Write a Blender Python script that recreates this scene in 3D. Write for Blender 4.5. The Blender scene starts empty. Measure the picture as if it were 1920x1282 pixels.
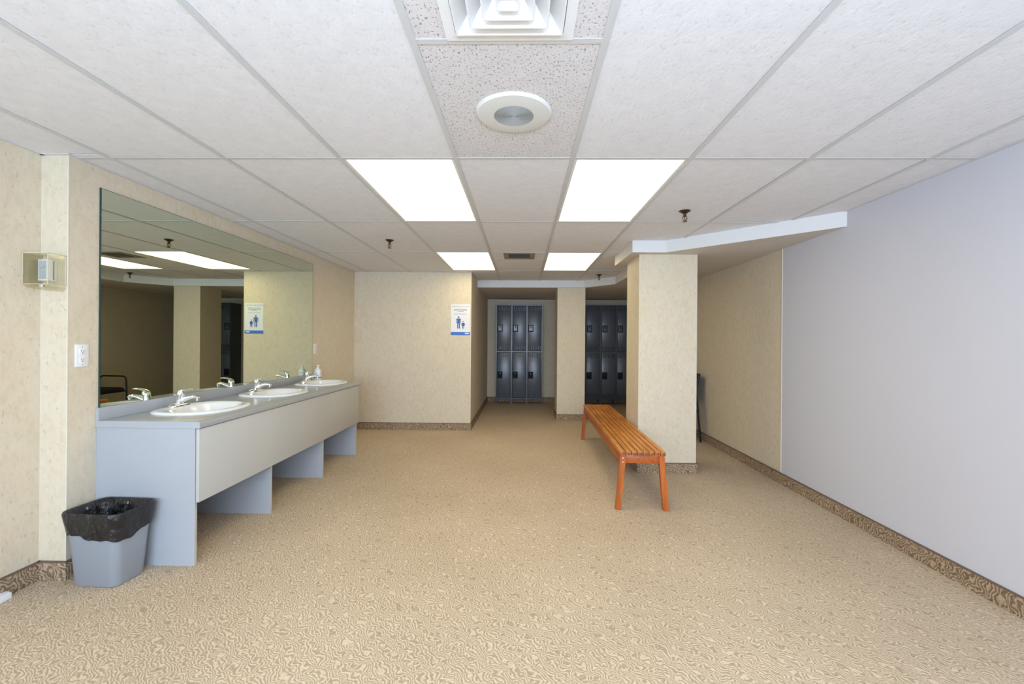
import bpy, bmesh, math, random
from mathutils import Vector, Matrix
random.seed(7)
C = bpy.context.scene.collection
PI = math.pi

# ---------------------------------------------------------------- camera
FPX = 818.9133; CAMH = 1.2667; HC = 2.213
R = [[0.9998116406518143, 0.017797790895254524, 0.0077409208997687075],
     [-0.017793056892643058, 0.9998414597957451, -0.0006799999475946679],
     [-0.00775179614946421, 0.0005421372172767383, 0.9999698074160515]]
cam = bpy.data.objects.new('camera', bpy.data.cameras.new('camera')); C.objects.link(cam)
cam.data.sensor_width = 36.0; cam.data.sensor_fit = 'HORIZONTAL'
cam.data.lens = FPX / 1920 * 36
cam.data.shift_x = -5.42 / 1920; cam.data.shift_y = -2.76 / 1920
cam.data.clip_start = 0.05
cam.matrix_world = Matrix(((R[0][0], R[2][0], -R[1][0], 0),
                           (R[0][1], R[2][1], -R[1][1], 0),
                           (R[0][2], R[2][2], -R[1][2], CAMH), (0, 0, 0, 1)))
bpy.context.scene.camera = cam

# ---------------------------------------------------------------- world, exposure, lamps
w = bpy.data.worlds.new('world'); bpy.context.scene.world = w; w.use_nodes = True
w.node_tree.nodes['Background'].inputs[0].default_value = (0.8, 0.85, 1, 1)
w.node_tree.nodes['Background'].inputs[1].default_value = 0.05
vs = bpy.context.scene.view_settings
vs.view_transform = 'Standard'; vs.look = 'None'; vs.gamma = 1.0; vs.exposure = 0.0; vs.use_curve_mapping = False
PANEL_EMIT = 4.8
PANEL_COL = (1.0, 0.86, 0.545)

def area_light(name, loc, rot, sx, sy, power, col):
    l = bpy.data.lights.new(name, 'AREA'); l.shape = 'RECTANGLE'; l.size = sx; l.size_y = sy
    l.energy = power; l.color = col
    o = bpy.data.objects.new(name, l); C.objects.link(o); o.location = loc; o.rotation_euler = rot
    return o
# the photographer's flash bounced off the ceiling, and the bare flash head beside the lens
area_light('bounce_flash', (-0.1, -0.9, 1.45), (math.radians(163), 0, 0), 0.7, 0.5, 74, (0.56, 0.74, 1.0))
area_light('rear_fill', (0, -3.0, 1.35), (math.radians(90), 0, 0), 3.6, 1.5, 240, (0.59, 0.765, 1.0))  # added cool fill lamp before the rear wall, no window behind it
pl = bpy.data.lights.new('flash_head', 'POINT'); pl.energy = 7; pl.shadow_soft_size = 0.05; pl.color = (0.85, 0.92, 1)
po = bpy.data.objects.new('flash_head', pl); C.objects.link(po); po.location = (-0.06, -0.05, CAMH + 0.12)

# ---------------------------------------------------------------- material helpers
def new_mat(name):
    m = bpy.data.materials.new(name); m.use_nodes = True
    nt = m.node_tree; b = nt.nodes['Principled BSDF']
    return m, nt, b
def plain(name, col, rough=0.5, metal=0.0, spec=0.5, bump=0.0, bscale=60, vary=0.0, coat=0.0):
    m, nt, b = new_mat(name)
    b.inputs['Base Color'].default_value = (*col, 1); b.inputs['Roughness'].default_value = rough
    b.inputs['Metallic'].default_value = metal; b.inputs['Specular IOR Level'].default_value = spec
    b.inputs['Coat Weight'].default_value = coat
    if bump or vary:
        tc = nt.nodes.new('ShaderNodeTexCoord'); n = nt.nodes.new('ShaderNodeTexNoise')
        n.inputs['Scale'].default_value = bscale; n.inputs['Detail'].default_value = 4
        nt.links.new(tc.outputs['Object'], n.inputs['Vector'])
        if bump:
            bp = nt.nodes.new('ShaderNodeBump'); bp.inputs['Strength'].default_value = bump; bp.inputs['Distance'].default_value = 0.004
            nt.links.new(n.outputs['Fac'], bp.inputs['Height']); nt.links.new(bp.outputs['Normal'], b.inputs['Normal'])
        if vary:
            r = nt.nodes.new('ShaderNodeValToRGB')
            r.color_ramp.elements[0].position = .3; r.color_ramp.elements[1].position = .7
            r.color_ramp.elements[0].color = (*[c * (1 - vary) for c in col], 1)
            r.color_ramp.elements[1].color = (*[min(1, c * (1 + vary)) for c in col], 1)
            nt.links.new(n.outputs['Fac'], r.inputs['Fac']); nt.links.new(r.outputs['Color'], b.inputs['Base Color'])
    return m
def ramp(nt, stops, fac):
    r = nt.nodes.new('ShaderNodeValToRGB'); e = r.color_ramp.elements
    e[0].position, e[0].color = stops[0][0], (*stops[0][1], 1)
    e[1].position, e[1].color = stops[-1][0], (*stops[-1][1], 1)
    for p, c in stops[1:-1]:
        x = e.new(p); x.color = (*c, 1)
    nt.links.new(fac, r.inputs['Fac']); return r
def noise(nt, scale, detail=2, rough=.5, vec=None, mscale=None, distort=0):
    n = nt.nodes.new('ShaderNodeTexNoise'); n.inputs['Scale'].default_value = scale
    n.inputs['Detail'].default_value = detail; n.inputs['Roughness'].default_value = rough; n.inputs['Distortion'].default_value = distort
    if vec is None:
        tc = nt.nodes.new('ShaderNodeTexCoord'); vec = tc.outputs['Object']
    if mscale:
        mp = nt.nodes.new('ShaderNodeMapping'); mp.inputs['Scale'].default_value = mscale
        nt.links.new(vec, mp.inputs['Vector']); vec = mp.outputs['Vector']
    nt.links.new(vec, n.inputs['Vector']); return n
def math_node(nt, op, a, b=None):
    n = nt.nodes.new('ShaderNodeMath'); n.operation = op
    for i, v in enumerate((a, b)):
        if v is None: continue
        if isinstance(v, (int, float)): n.inputs[i].default_value = v
        else: nt.links.new(v, n.inputs[i])
    return n.outputs[0]
def mix(nt, fac, a, b, mode='MIX'):
    n = nt.nodes.new('ShaderNodeMix'); n.data_type = 'RGBA'; n.blend_type = mode
    for sock, v in ((n.inputs[0], fac), (n.inputs[6], a), (n.inputs[7], b)):
        if isinstance(v, (int, float)): sock.default_value = v
        elif isinstance(v, tuple): sock.default_value = (*v, 1)
        else: nt.links.new(v, sock)
    return n.outputs[2]

def carpet(name, light, dark, sc=1.0):
    m, nt, b = new_mat(name)
    # short curling strokes of light yarn: sine bands whose coordinate is strongly warped by a smooth noise
    tc = nt.nodes.new('ShaderNodeTexCoord')
    wn = noise(nt, 21 * sc, 1.0, .4, vec=tc.outputs['Object'])
    v1 = nt.nodes.new('ShaderNodeVectorMath'); v1.operation = 'SUBTRACT'; nt.links.new(wn.outputs['Color'], v1.inputs[0]); v1.inputs[1].default_value = (.5, .5, .5)
    v2 = nt.nodes.new('ShaderNodeVectorMath'); v2.operation = 'SCALE'; nt.links.new(v1.outputs[0], v2.inputs[0]); v2.inputs['Scale'].default_value = .085 / sc
    v3 = nt.nodes.new('ShaderNodeVectorMath'); v3.operation = 'ADD'; nt.links.new(tc.outputs['Object'], v3.inputs[0]); nt.links.new(v2.outputs[0], v3.inputs[1])
    v4 = nt.nodes.new('ShaderNodeVectorMath'); v4.operation = 'DOT_PRODUCT'; nt.links.new(v3.outputs[0], v4.inputs[0]); v4.inputs[1].default_value = (.68, .62, .39)
    sn = math_node(nt, 'SINE', math_node(nt, 'MULTIPLY', v4.outputs['Value'], 480.0 * sc))
    brk = noise(nt, 120 * sc, 2, .6)
    sn = math_node(nt, 'ADD', math_node(nt, 'MULTIPLY', sn, .5), math_node(nt, 'MULTIPLY', math_node(nt, 'SUBTRACT', brk.outputs['Fac'], .5), 2.4))
    line = math_node(nt, 'ADD', math_node(nt, 'MULTIPLY', sn, -.42), .25)
    r = ramp(nt, [(.05, light), (.30, tuple((a + 2 * c) / 3 for a, c in zip(light, dark))), (.42, dark)], line)
    fine = noise(nt, 420, 2, .7)
    fr = ramp(nt, [(.3, (.84, .83, .82)), (.7, (1.14, 1.14, 1.14))], fine.outputs['Fac'])
    c = mix(nt, 1.0, r.outputs['Color'], fr.outputs['Color'], 'MULTIPLY')
    big = noise(nt, 1.3, 3, .5)
    br = ramp(nt, [(.3, (.93, .92, .90)), (.7, (1.05, 1.05, 1.05))], big.outputs['Fac'])
    c = mix(nt, 1.0, c, br.outputs['Color'], 'MULTIPLY')
    nt.links.new(c, b.inputs['Base Color']); b.inputs['Roughness'].default_value = .95; b.inputs['Specular IOR Level'].default_value = .15
    h = math_node(nt, 'ADD', math_node(nt, 'MULTIPLY', line, -1.0), math_node(nt, 'MULTIPLY', fine.outputs['Fac'], .6))
    bp = nt.nodes.new('ShaderNodeBump'); bp.inputs['Strength'].default_value = .6; bp.inputs['Distance'].default_value = .004
    nt.links.new(h, bp.inputs['Height']); nt.links.new(bp.outputs['Normal'], b.inputs['Normal'])
    return m
def wallpaper(name, a, bcol, pink):
    m, nt, b = new_mat(name)
    fib = noise(nt, 34, 5, .7, mscale=(1, 1, .55), distort=.5)
    r = ramp(nt, [(.30, bcol), (.50, a), (.72, tuple(min(1, x * 1.05) for x in a))], fib.outputs['Fac'])
    blot = noise(nt, 9, 3, .6, mscale=(1, 1, .8))
    br = ramp(nt, [(.42, (1, 1, 1)), (.66, pink)], blot.outputs['Fac'])
    c = mix(nt, 1.0, r.outputs['Color'], br.outputs['Color'], 'MULTIPLY')
    gr = noise(nt, 7, 3, .6, mscale=(1, 1, .7)); grr = ramp(nt, [(.50, (1, 1, 1)), (.70, (.965, .985, .95))], gr.outputs['Fac'])
    c = mix(nt, 1.0, c, grr.outputs['Color'], 'MULTIPLY')
    sp = noise(nt, 62, 2, .5, mscale=(1, 1, .6))
    sr = ramp(nt, [(.26, (.80, .78, .75)), (.36, (1, 1, 1)), (.70, (1, 1, 1)), (.80, (1.05, 1.05, 1.04))], sp.outputs['Fac'])
    c = mix(nt, 1.0, c, sr.outputs['Color'], 'MULTIPLY')
    nt.links.new(c, b.inputs['Base Color']); b.inputs['Roughness'].default_value = .55; b.inputs['Specular IOR Level'].default_value = .3
    bp = nt.nodes.new('ShaderNodeBump'); bp.inputs['Strength'].default_value = .12; bp.inputs['Distance'].default_value = .002
    nt.links.new(fib.outputs['Fac'], bp.inputs['Height']); nt.links.new(bp.outputs['Normal'], b.inputs['Normal'])
    return m
def tile_mat(name, base, fleck, amount, fsc):
    m, nt, b = new_mat(name)
    n = noise(nt, fsc, 3, .6, mscale=(1, .62, 1))
    r = ramp(nt, [(amount - .03, fleck), (amount + .02, base), (1.0, base)], n.outputs['Fac'])
    big = noise(nt, 14, 3)
    br = ramp(nt, [(.3, (.96, .96, .96)), (.7, (1.02, 1.02, 1.02))], big.outputs['Fac'])
    c = mix(nt, 1.0, r.outputs['Color'], br.outputs['Color'], 'MULTIPLY')
    nt.links.new(c, b.inputs['Base Color']); b.inputs['Roughness'].default_value = .9; b.inputs['Specular IOR Level'].default_value = .1
    bp = nt.nodes.new('ShaderNodeBump'); bp.inputs['Strength'].default_value = .35; bp.inputs['Distance'].default_value = .004
    nt.links.new(n.outputs['Fac'], bp.inputs['Height']); nt.links.new(bp.outputs['Normal'], b.inputs['Normal'])
    return m
def wood(name, a, bcol, axis=1):
    m, nt, b = new_mat(name)
    s = [40, 40, 40]; s[axis] = 2.5
    n = noise(nt, 1, 5, .65, mscale=tuple(s), distort=.4)
    r = ramp(nt, [(.28, bcol), (.62, a), (.8, tuple(min(1, x * 1.25) for x in a))], n.outputs['Fac'])
    big = noise(nt, 3, 2); br = ramp(nt, [(.3, (.8, .78, .75)), (.7, (1.15, 1.15, 1.1))], big.outputs['Fac'])
    c = mix(nt, 1.0, r.outputs['Color'], br.outputs['Color'], 'MULTIPLY')
    nt.links.new(c, b.inputs['Base Color']); b.inputs['Roughness'].default_value = .38; b.inputs['Specular IOR Level'].default_value = .5
    return m

M = {}
M['carpet'] = carpet('carpet', (.70, .575, .43), (.42, .33, .23))
M['carpet_base'] = carpet('carpet_base', (.50, .38, .265), (.20, .135, .085), .85)
M['binding'] = plain('binding', (.16, .11, .08), .8)
M['paper'] = wallpaper('paper', (.695, .612, .475), (.63, .548, .415), (1.0, .965, .945))
M['paint'] = plain('paint', (.61, .61, .675), .5, vary=.015, bscale=1.5, bump=.03)
M['paint_white'] = plain('paint_white', (.74, .74, .74), .6, bump=.05, bscale=80)
M['soffit'] = plain('soffit', (.66, .61, .55), .75, bump=.05, bscale=80)
M['tile'] = tile_mat('tile', (.82, .82, .85), (.74, .735, .76), .38, 70)
M['tile_fissured'] = tile_mat('tile_fissured', (.74, .72, .73), (.36, .30, .29), .40, 135)
M['tee'] = plain('tee', (.64, .65, .66), .45)
M['white_metal'] = plain('white_metal', (.86, .87, .88), .35)
M['plaster'] = plain('plaster', (.5, .5, .5), .9)
M['blue_lam'] = plain('blue_lam', (.41, .43, .465), .42, vary=.03, bscale=2)
M['apron_lam'] = plain('apron_lam', (.49, .49, .47), .42, vary=.03, bscale=2)
M['counter'] = plain('counter', (.37, .385, .40), .26, vary=.05, bscale=220)
M['edge_dark'] = plain('edge_dark', (.22, .19, .15), .6)
M['porcelain'] = plain('porcelain', (.86, .86, .85), .08, spec=.6)
M['chrome'] = plain('chrome', (.85, .86, .88), .06, metal=1)
M['drain'] = plain('drain', (.4, .4, .4), .25, metal=1)
M['plastic_white'] = plain('plastic_white', (.84, .85, .87), .3)
M['plastic_grey'] = plain('plastic_grey', (.29, .315, .355), .4)
M['slot'] = plain('slot', (.03, .03, .03), .5)
M['dark'] = plain('dark', (.012, .012, .012), .7)
M['locker'] = plain('locker', (.095, .11, .135), .30, spec=.6)
M['locker_frame'] = plain('locker_frame', (.07, .082, .10), .3, spec=.6)
M['black_plastic'] = plain('black_plastic', (.01, .011, .013), .6, spec=.2)
M['black_metal'] = plain('black_metal', (.012, .012, .014), .3)
M['black_fabric'] = plain('black_fabric', (.012, .013, .018), .85, bump=.3, bscale=300)
M['brass'] = plain('brass', (.09, .06, .035), .4, metal=.8)
M['wood_y'] = wood('wood_y', (.62, .25, .045), (.34, .10, .018), 1)
M['wood_end'] = plain('wood_end', (.24, .075, .025), .5, vary=.3, bscale=60)
M['wood_red'] = wood('wood_red', (.52, .135, .020), (.30, .062, .010), 2)
M['wood_rail'] = wood('wood_rail', (.48, .12, .018), (.28, .058, .010), 1)
M['paper_white'] = plain('paper_white', (.78, .79, .83), .5)
M['ink_blue'] = plain('ink_blue', (.03, .10, .36), .5)
M['ink_bar'] = plain('ink_bar', (.04, .16, .58), .5)
M['ink_navy'] = plain('ink_navy', (.03, .045, .12), .5)
M['ink_grey'] = plain('ink_grey', (.28, .30, .36), .5)
M['speaker_white'] = plain('speaker_white', (.74, .74, .71), .45)
M['speaker_grey'] = plain('speaker_grey', (.46, .48, .49), .6)
M['vent_beige'] = plain('vent_beige', (.30, .26, .20), .55)
M['vent_slat'] = plain('vent_slat', (.20, .20, .17), .4, metal=.2)
M['thermo_lcd'] = plain('thermo_lcd', (.50, .56, .68), .2)
M['trim_white'] = plain('trim_white', (.76, .72, .62), .5)

def mirror_mat():
    m, nt, b = new_mat('mirror_glass')
    b.inputs['Metallic'].default_value = 1; b.inputs['Roughness'].default_value = .0
    n = noise(nt, 9, 4, .7)
    r = ramp(nt, [(.18, (.25, .27, .22)), (.24, (.70, .76, .64)), (1, (.70, .76, .64))], n.outputs['Fac'])
    nt.links.new(r.outputs['Color'], b.inputs['Base Color'])
    return m
M['mirror'] = mirror_mat()
M['mirror_edge'] = plain('mirror_edge', (.02, .05, .05), .15)
def emit_mat():
    m, nt, b = new_mat('light_lens')
    b.inputs['Base Color'].default_value = (.9, .9, .88, 1)
    b.inputs['Emission Color'].default_value = (*PANEL_COL, 1); b.inputs['Emission Strength'].default_value = PANEL_EMIT
    return m
M['lens'] = emit_mat()
def liner_mat():
    m, nt, b = new_mat('bin_liner'); b.inputs['Base Color'].default_value = (.008, .008, .009, 1)
    b.inputs['Roughness'].default_value = .16; b.inputs['Specular IOR Level'].default_value = .6
    n = noise(nt, 22, 6, .6, mscale=(1, 1, .6), distort=1.2)
    bp = nt.nodes.new('ShaderNodeBump'); bp.inputs['Strength'].default_value = .8; bp.inputs['Distance'].default_value = .02
    nt.links.new(n.outputs['Fac'], bp.inputs['Height']); nt.links.new(bp.outputs['Normal'], b.inputs['Normal'])
    return m
M['liner'] = liner_mat()
def clear_mat():
    m = bpy.data.materials.new('clear_acrylic'); m.use_nodes = True; nt = m.node_tree; nt.nodes.clear()
    out = nt.nodes.new('ShaderNodeOutputMaterial'); tr = nt.nodes.new('ShaderNodeBsdfTransparent'); gl = nt.nodes.new('ShaderNodeBsdfGlossy'); mx = nt.nodes.new('ShaderNodeMixShader')
    tr.inputs['Color'].default_value = (.955, .95, .90, 1); gl.inputs['Roughness'].default_value = .05; mx.inputs[0].default_value = .06
    nt.links.new(tr.outputs[0], mx.inputs[1]); nt.links.new(gl.outputs[0], mx.inputs[2]); nt.links.new(mx.outputs[0], out.inputs[0])
    return m
M['clear'] = clear_mat()
M['clear_edge'] = plain('clear_edge', (.62, .56, .42), .2)

# ---------------------------------------------------------------- geometry helpers
def obj(name, bm, mat, parent=None, smooth=False, loc=None, rot=None):
    me = bpy.data.meshes.new(name)
    bmesh.ops.recalc_face_normals(bm, faces=bm.faces[:])
    bm.to_mesh(me); bm.free()
    for mm in (mat if isinstance(mat, (list, tuple)) else [mat]): me.materials.append(M[mm])
    if smooth:
        me.polygons.foreach_set('use_smooth', [True] * len(me.polygons))
        try: me.set_sharp_from_angle(angle=math.radians(smooth if smooth is not True else 40))
        except Exception: pass
    o = bpy.data.objects.new(name, me); C.objects.link(o)
    if parent: o.parent = parent
    if loc: o.location = loc
    if rot: o.rotation_euler = rot
    return o
def add_box(bm, x0, x1, y0, y1, z0, z1, bev=0, seg=2, mi=0):
    r = bmesh.ops.create_cube(bm, size=1)
    for v in r['verts']:
        v.co = Vector((x0 + (v.co.x + .5) * (x1 - x0), y0 + (v.co.y + .5) * (y1 - y0), z0 + (v.co.z + .5) * (z1 - z0)))
    fs = set(f for v in r['verts'] for f in v.link_faces)
    for f in fs: f.material_index = mi
    if bev:
        es = list(set(e for v in r['verts'] for e in v.link_edges))
        bmesh.ops.bevel(bm, geom=es, offset=bev, segments=seg, affect='EDGES', profile=.5)
def box(name, b, mat, parent=None, bev=0, seg=2, **k):
    bm = bmesh.new(); add_box(bm, *b, bev=bev, seg=seg)
    return obj(name, bm, mat, parent, smooth=bool(bev), **k)
def add_prism(bm, pts, z0, z1):
    lo = [bm.verts.new((x, y, z0)) for x, y in pts]; hi = [bm.verts.new((x, y, z1)) for x, y in pts]
    n = len(pts)
    bm.faces.new(lo[::-1]); bm.faces.new(hi)
    for i in range(n): bm.faces.new((lo[i], lo[(i + 1) % n], hi[(i + 1) % n], hi[i]))
def add_loft(bm, rings, cap0=True, cap1=True):
    vs = [[bm.verts.new(p) for p in ring] for ring in rings]
    n = len(vs[0])
    for a, b in zip(vs, vs[1:]):
        for i in range(n): bm.faces.new((a[i], a[(i + 1) % n], b[(i + 1) % n], b[i]))
    if cap0: bm.faces.new(vs[0][::-1])
    if cap1: bm.faces.new(vs[-1])
def add_frame(bm, o, i, z0, z1):
    # flat rectangular frame as one connected ring: o and i are (x0, x1, y0, y1)
    def q(b, z): return [bm.verts.new((x, y, z)) for x, y in ((b[0], b[2]), (b[1], b[2]), (b[1], b[3]), (b[0], b[3]))]
    L = [q(o, z0), q(i, z0), q(i, z1), q(o, z1)]
    for k in range(4):
        A, B = L[k], L[(k + 1) % 4]
        for n in range(4): bm.faces.new((A[n], A[(n + 1) % 4], B[(n + 1) % 4], B[n]))
def add_extrude_y(bm, prof, y0, y1):
    a = [bm.verts.new((x, y0, z)) for x, z in prof]; b = [bm.verts.new((x, y1, z)) for x, z in prof]; n = len(prof)
    bm.faces.new(a); bm.faces.new(b[::-1])
    for i in range(n): bm.faces.new((a[i], a[(i + 1) % n], b[(i + 1) % n], b[i]))
TEE = [(-.012, -.0015), (.012, -.0015), (.012, .0012), (.002, .0012), (.002, .032), (-.002, .032), (-.002, .0012), (-.012, .0012)]
def add_lathe(bm, prof, cx=0, cy=0, n=32, cap0=True, cap1=True):
    add_loft(bm, [[(cx + r * math.cos(2 * PI * i / n), cy + r * math.sin(2 * PI * i / n), z) for i in range(n)] for r, z in prof], cap0, cap1)
def add_tube(bm, path, rads, n=12, flat=1.0):
    path = [Vector(p) for p in path]
    if isinstance(rads, (int, float)): rads = [rads] * len(path)
    rings = []; up = Vector((0, 0, 1))
    prev = None
    for i, p in enumerate(path):
        t = (path[min(i + 1, len(path) - 1)] - path[max(i - 1, 0)]).normalized()
        if prev is None:
            a = t.orthogonal().normalized() if abs(t.dot(up)) > .95 else t.cross(up).normalized()
        else:
            a = (prev - t * prev.dot(t)).normalized()
        prev = a; b = t.cross(a).normalized()
        rings.append([tuple(p + a * rads[i] * math.cos(2 * PI * k / n) + b * rads[i] * flat * math.sin(2 * PI * k / n)) for k in range(n)])
    add_loft(bm, rings)
def rrect(hx, hy, r, z, cx=0, cy=0, seg=6, ang=0):
    pts = []
    for sx, sy, a0 in ((1, 1, 0), (-1, 1, PI / 2), (-1, -1, PI), (1, -1, 3 * PI / 2)):
        for k in range(seg + 1):
            a = a0 + k * PI / 2 / seg
            pts.append((sx * (hx - r) + r * math.cos(a), sy * (hy - r) + r * math.sin(a)))
    c, s = math.cos(ang), math.sin(ang)
    return [(cx + x * c - y * s, cy + x * s + y * c, z) for x, y in pts]
def fillet(path, rad, seg=6):
    P = [Vector(p) for p in path]; out = [P[0]]
    for a, b, c in zip(P, P[1:], P[2:]):
        d1 = (a - b).normalized(); d2 = (c - b).normalized()
        r = min(rad, (a - b).length * .49, (c - b).length * .49)
        p1 = b + d1 * r; p2 = b + d2 * r
        for k in range(seg + 1):
            t = k / seg; out.append((1 - t) ** 2 * p1 + 2 * t * (1 - t) * b + t * t * p2)
    out.append(P[-1]); return out
def tag(o, label=None, cat=None, group=None, kind=None):
    if label: o['label'] = label
    if cat: o['category'] = cat
    if group: o['group'] = group
    if kind: o['kind'] = kind
    return o
def thing(name, label, cat, loc=(0, 0, 0), rotz=0, group=None):
    o = bpy.data.objects.new(name, None); C.objects.link(o); o.empty_display_size = .1
    o.location = loc; o.rotation_euler = (0, 0, rotz)
    return tag(o, label, cat, group)
def copy_tree(o, parent=None):
    c = o.copy(); C.objects.link(c)
    if parent: c.parent = parent
    for ch in list(o.children): copy_tree(ch, c)
    return c
def struct(name, bm, mat, label=None, cat=None):
    return tag(obj(name, bm, mat), label, cat, kind='structure')

# ---------------------------------------------------------------- room shell
XL, XL2, YJ, YB, XC, XR, YE, YF = -2.372, -2.513, 2.234, 6.107, -.725, 2.33, 9.0, -3.2
SZ = 2.103   # underside of the lowered soffit
ZT = HC + .12
bm = bmesh.new(); add_box(bm, -2.9, 2.6, YF - .15, YE + .15, -.12, 0)
struct('floor', bm, 'carpet', 'beige loop carpet floor with a squiggle pattern', 'floor')
bm = bmesh.new(); add_prism(bm, [(-2.75, YF), (XL2, YF), (XL2, YJ), (XL, YJ), (XL, YB), (-2.75, YB)], 0, ZT)
wl = struct('wall_left', bm, 'paper', 'beige wallpapered left wall with a shallow jog before the mirror', 'wall')
bm = bmesh.new(); add_box(bm, -2.75, XC, YB, YE + .1, 0, ZT)
struct('wall_back', bm, 'paper', 'beige wallpapered back wall block carrying the poster', 'wall')
bm = bmesh.new(); add_box(bm, XC, XR + .12, YE, YE + .12, 0, ZT)
struct('wall_lockers', bm, 'paper', 'far wallpapered wall behind the lockers', 'wall')
bm = bmesh.new(); add_box(bm, XR, XR + .12, YF, YE, 0, ZT)
wr = struct('wall_right', bm, 'paper', 'right wall, lilac paint near and beige paper beyond', 'wall')
pp = box('painted_panel', (XR - .006, XR + .02, YF, 3.955, .05, HC - .001), 'paint', wr); tag(pp, 'smooth pale lilac painted stretch of the wall')
bm = bmesh.new(); add_box(bm, -2.75, XR + .12, YF - .12, YF, 0, ZT)
struct('wall_front', bm, 'paper', 'wall behind the camera', 'wall')
# corner beads on the jog
def trim(name, b, label): struct(name, (lambda bm: (add_box(bm, *b), bm)[1])(bmesh.new()), 'trim_white', label, 'trim')
trim('trim_1', (XL - .0025, XL + .0012, YJ - .0012, YJ + .0025, .1, HC), 'thin pale corner bead on the outer corner of the wall jog')
trim('trim_2', (XL2 + .0002, XL2 + .0022, YJ - .002, YJ + .001, .1, HC), 'thin pale bead in the inner corner of the wall jog')
trim('trim_3', (XR - .010, XR + .001, 3.955, 3.960, .1, SZ), 'thin pale strip where paint meets wallpaper')
trim('trim_4', (XC - .003, XC + .0015, YB - .0015, YB + .003, .1, HC), 'pale corner bead at the corridor corner')

def pillar(name, x0, x1, y0, y1, label):
    bm = bmesh.new(); add_box(bm, x0, x1, y0, y1, 0, SZ + .03)
    o = struct(name, bm, 'paper', label, 'pillar')
    for x in (x0, x1): box('corner_bead', (x - .0018, x + .0018, y0 - .0018, y0 + .0018, .1, SZ), 'trim_white', o)
    return o
P1 = (1.12, 1.672, 4.23, 4.72); P2 = (.551, .985, 6.94, 7.43)
pillar('wall_pillar', *P1, 'wide wallpapered pillar beside the wooden bench')
pillar('wall_pillar', *P2, 'narrow wallpapered pillar between the two locker banks')

# baseboards of carpet with a bound top edge
def baseboard(name, runs, label):
    T = .012
    for (x0, y0, x1, y1, nx, ny) in runs:   # wall line and outward normal
        a = (min(x0, x1, x0 + nx * T, x1 + nx * T), max(x0, x1, x0 + nx * T, x1 + nx * T))
        b = (min(y0, y1, y0 + ny * T, y1 + ny * T), max(y0, y1, y0 + ny * T, y1 + ny * T))
        bm = bmesh.new(); add_box(bm, a[0], a[1], b[0], b[1], 0, .094)
        o = struct(name, bm, 'carpet_base', label, 'baseboard')
        box('edge_binding', (a[0] - .0008, a[1] + .0008, b[0] - .0008, b[1] + .0008, .092, .099), 'binding', o)
T = .012
baseboard('baseboard_left', [(XL2, YF, XL2, YJ, 1, 0), (XL2, YJ, XL + T, YJ, 0, -1), (XL, YJ, XL, YB, 1, 0)], 'brown carpet baseboard along the left wall')
baseboard('baseboard_back', [(XL, YB, XC + T, YB, 0, -1), (XC, YB, XC, YE, 1, 0)], 'brown carpet baseboard around the back wall corner')
baseboard('baseboard_lockers', [(XC, YE, XR, YE, 0, -1)], 'brown carpet baseboard behind the lockers')
baseboard('baseboard_right', [(XR - .006, YF, XR - .006, YE, -1, 0)], 'brown carpet baseboard along the right wall')
for (x0, x1, y0, y1), l in ((P1, 'carpet baseboard around the wide pillar'), (P2, 'carpet baseboard around the narrow pillar')):
    baseboard('baseboard_pillar', [(x0 - T, y0, x1 + T, y0, 0, -1), (x0, y0, x0, y1, -1, 0), (x1, y0, x1, y1, 1, 0), (x0 - T, y1, x1 + T, y1, 0, 1)], l)

# ---------------------------------------------------------------- ceiling: slab, tiles, tee grid, soffit
bm = bmesh.new(); add_box(bm, -2.9, XR + .2, YF - .15, YE + .15, HC + .10, HC + .2)
ceil = struct('ceiling', bm, 'plaster', 'suspended tile ceiling with a pale metal grid', 'ceiling')
X0, Y0, DX, DY = -.3564, 2.273, .61, 1.22
def leftx(y): return XL2 if y < YJ else XL
cols = [X0 + DX * i for i in range(-3, 5)]
LIGHTS = [(-1, 0), (1, 0), (-1, 2), (1, 2), (-1, -2), (1, -2)]
g = .0115
tile_cache = {}
def tile(x0, x1, y0, y1, mat='tile', dz=0, hole=None):
    cx, cy = (x0 + x1) / 2, (y0 + y1) / 2
    key = (round(x1 - x0, 3), round(y1 - y0, 3), mat)
    if hole is None and key in tile_cache:
        o = tile_cache[key].copy(); C.objects.link(o)
    else:
        bm = bmesh.new(); hx, hy = (x1 - x0) / 2, (y1 - y0) / 2
        if hole:
            add_frame(bm, (-hx, hx, -hy, hy), (hole[0] - cx, hole[1] - cx, hole[2] - cy, min(hole[3] - cy, hy - .002)), 0, .014)
        else:
            add_box(bm, -hx, hx, -hy, hy, 0, .014)
        o = obj('ceiling_tile', bm, mat, ceil)
        if hole is None: tile_cache[key] = o
    o.location = (cx, cy, HC + .0015 + dz)
    return o
DIFF = (-.246, .150, .98, 1.374)       # diffuser flange footprint
VENT = (-.217, .126, 4.727, 5.083)
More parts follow.
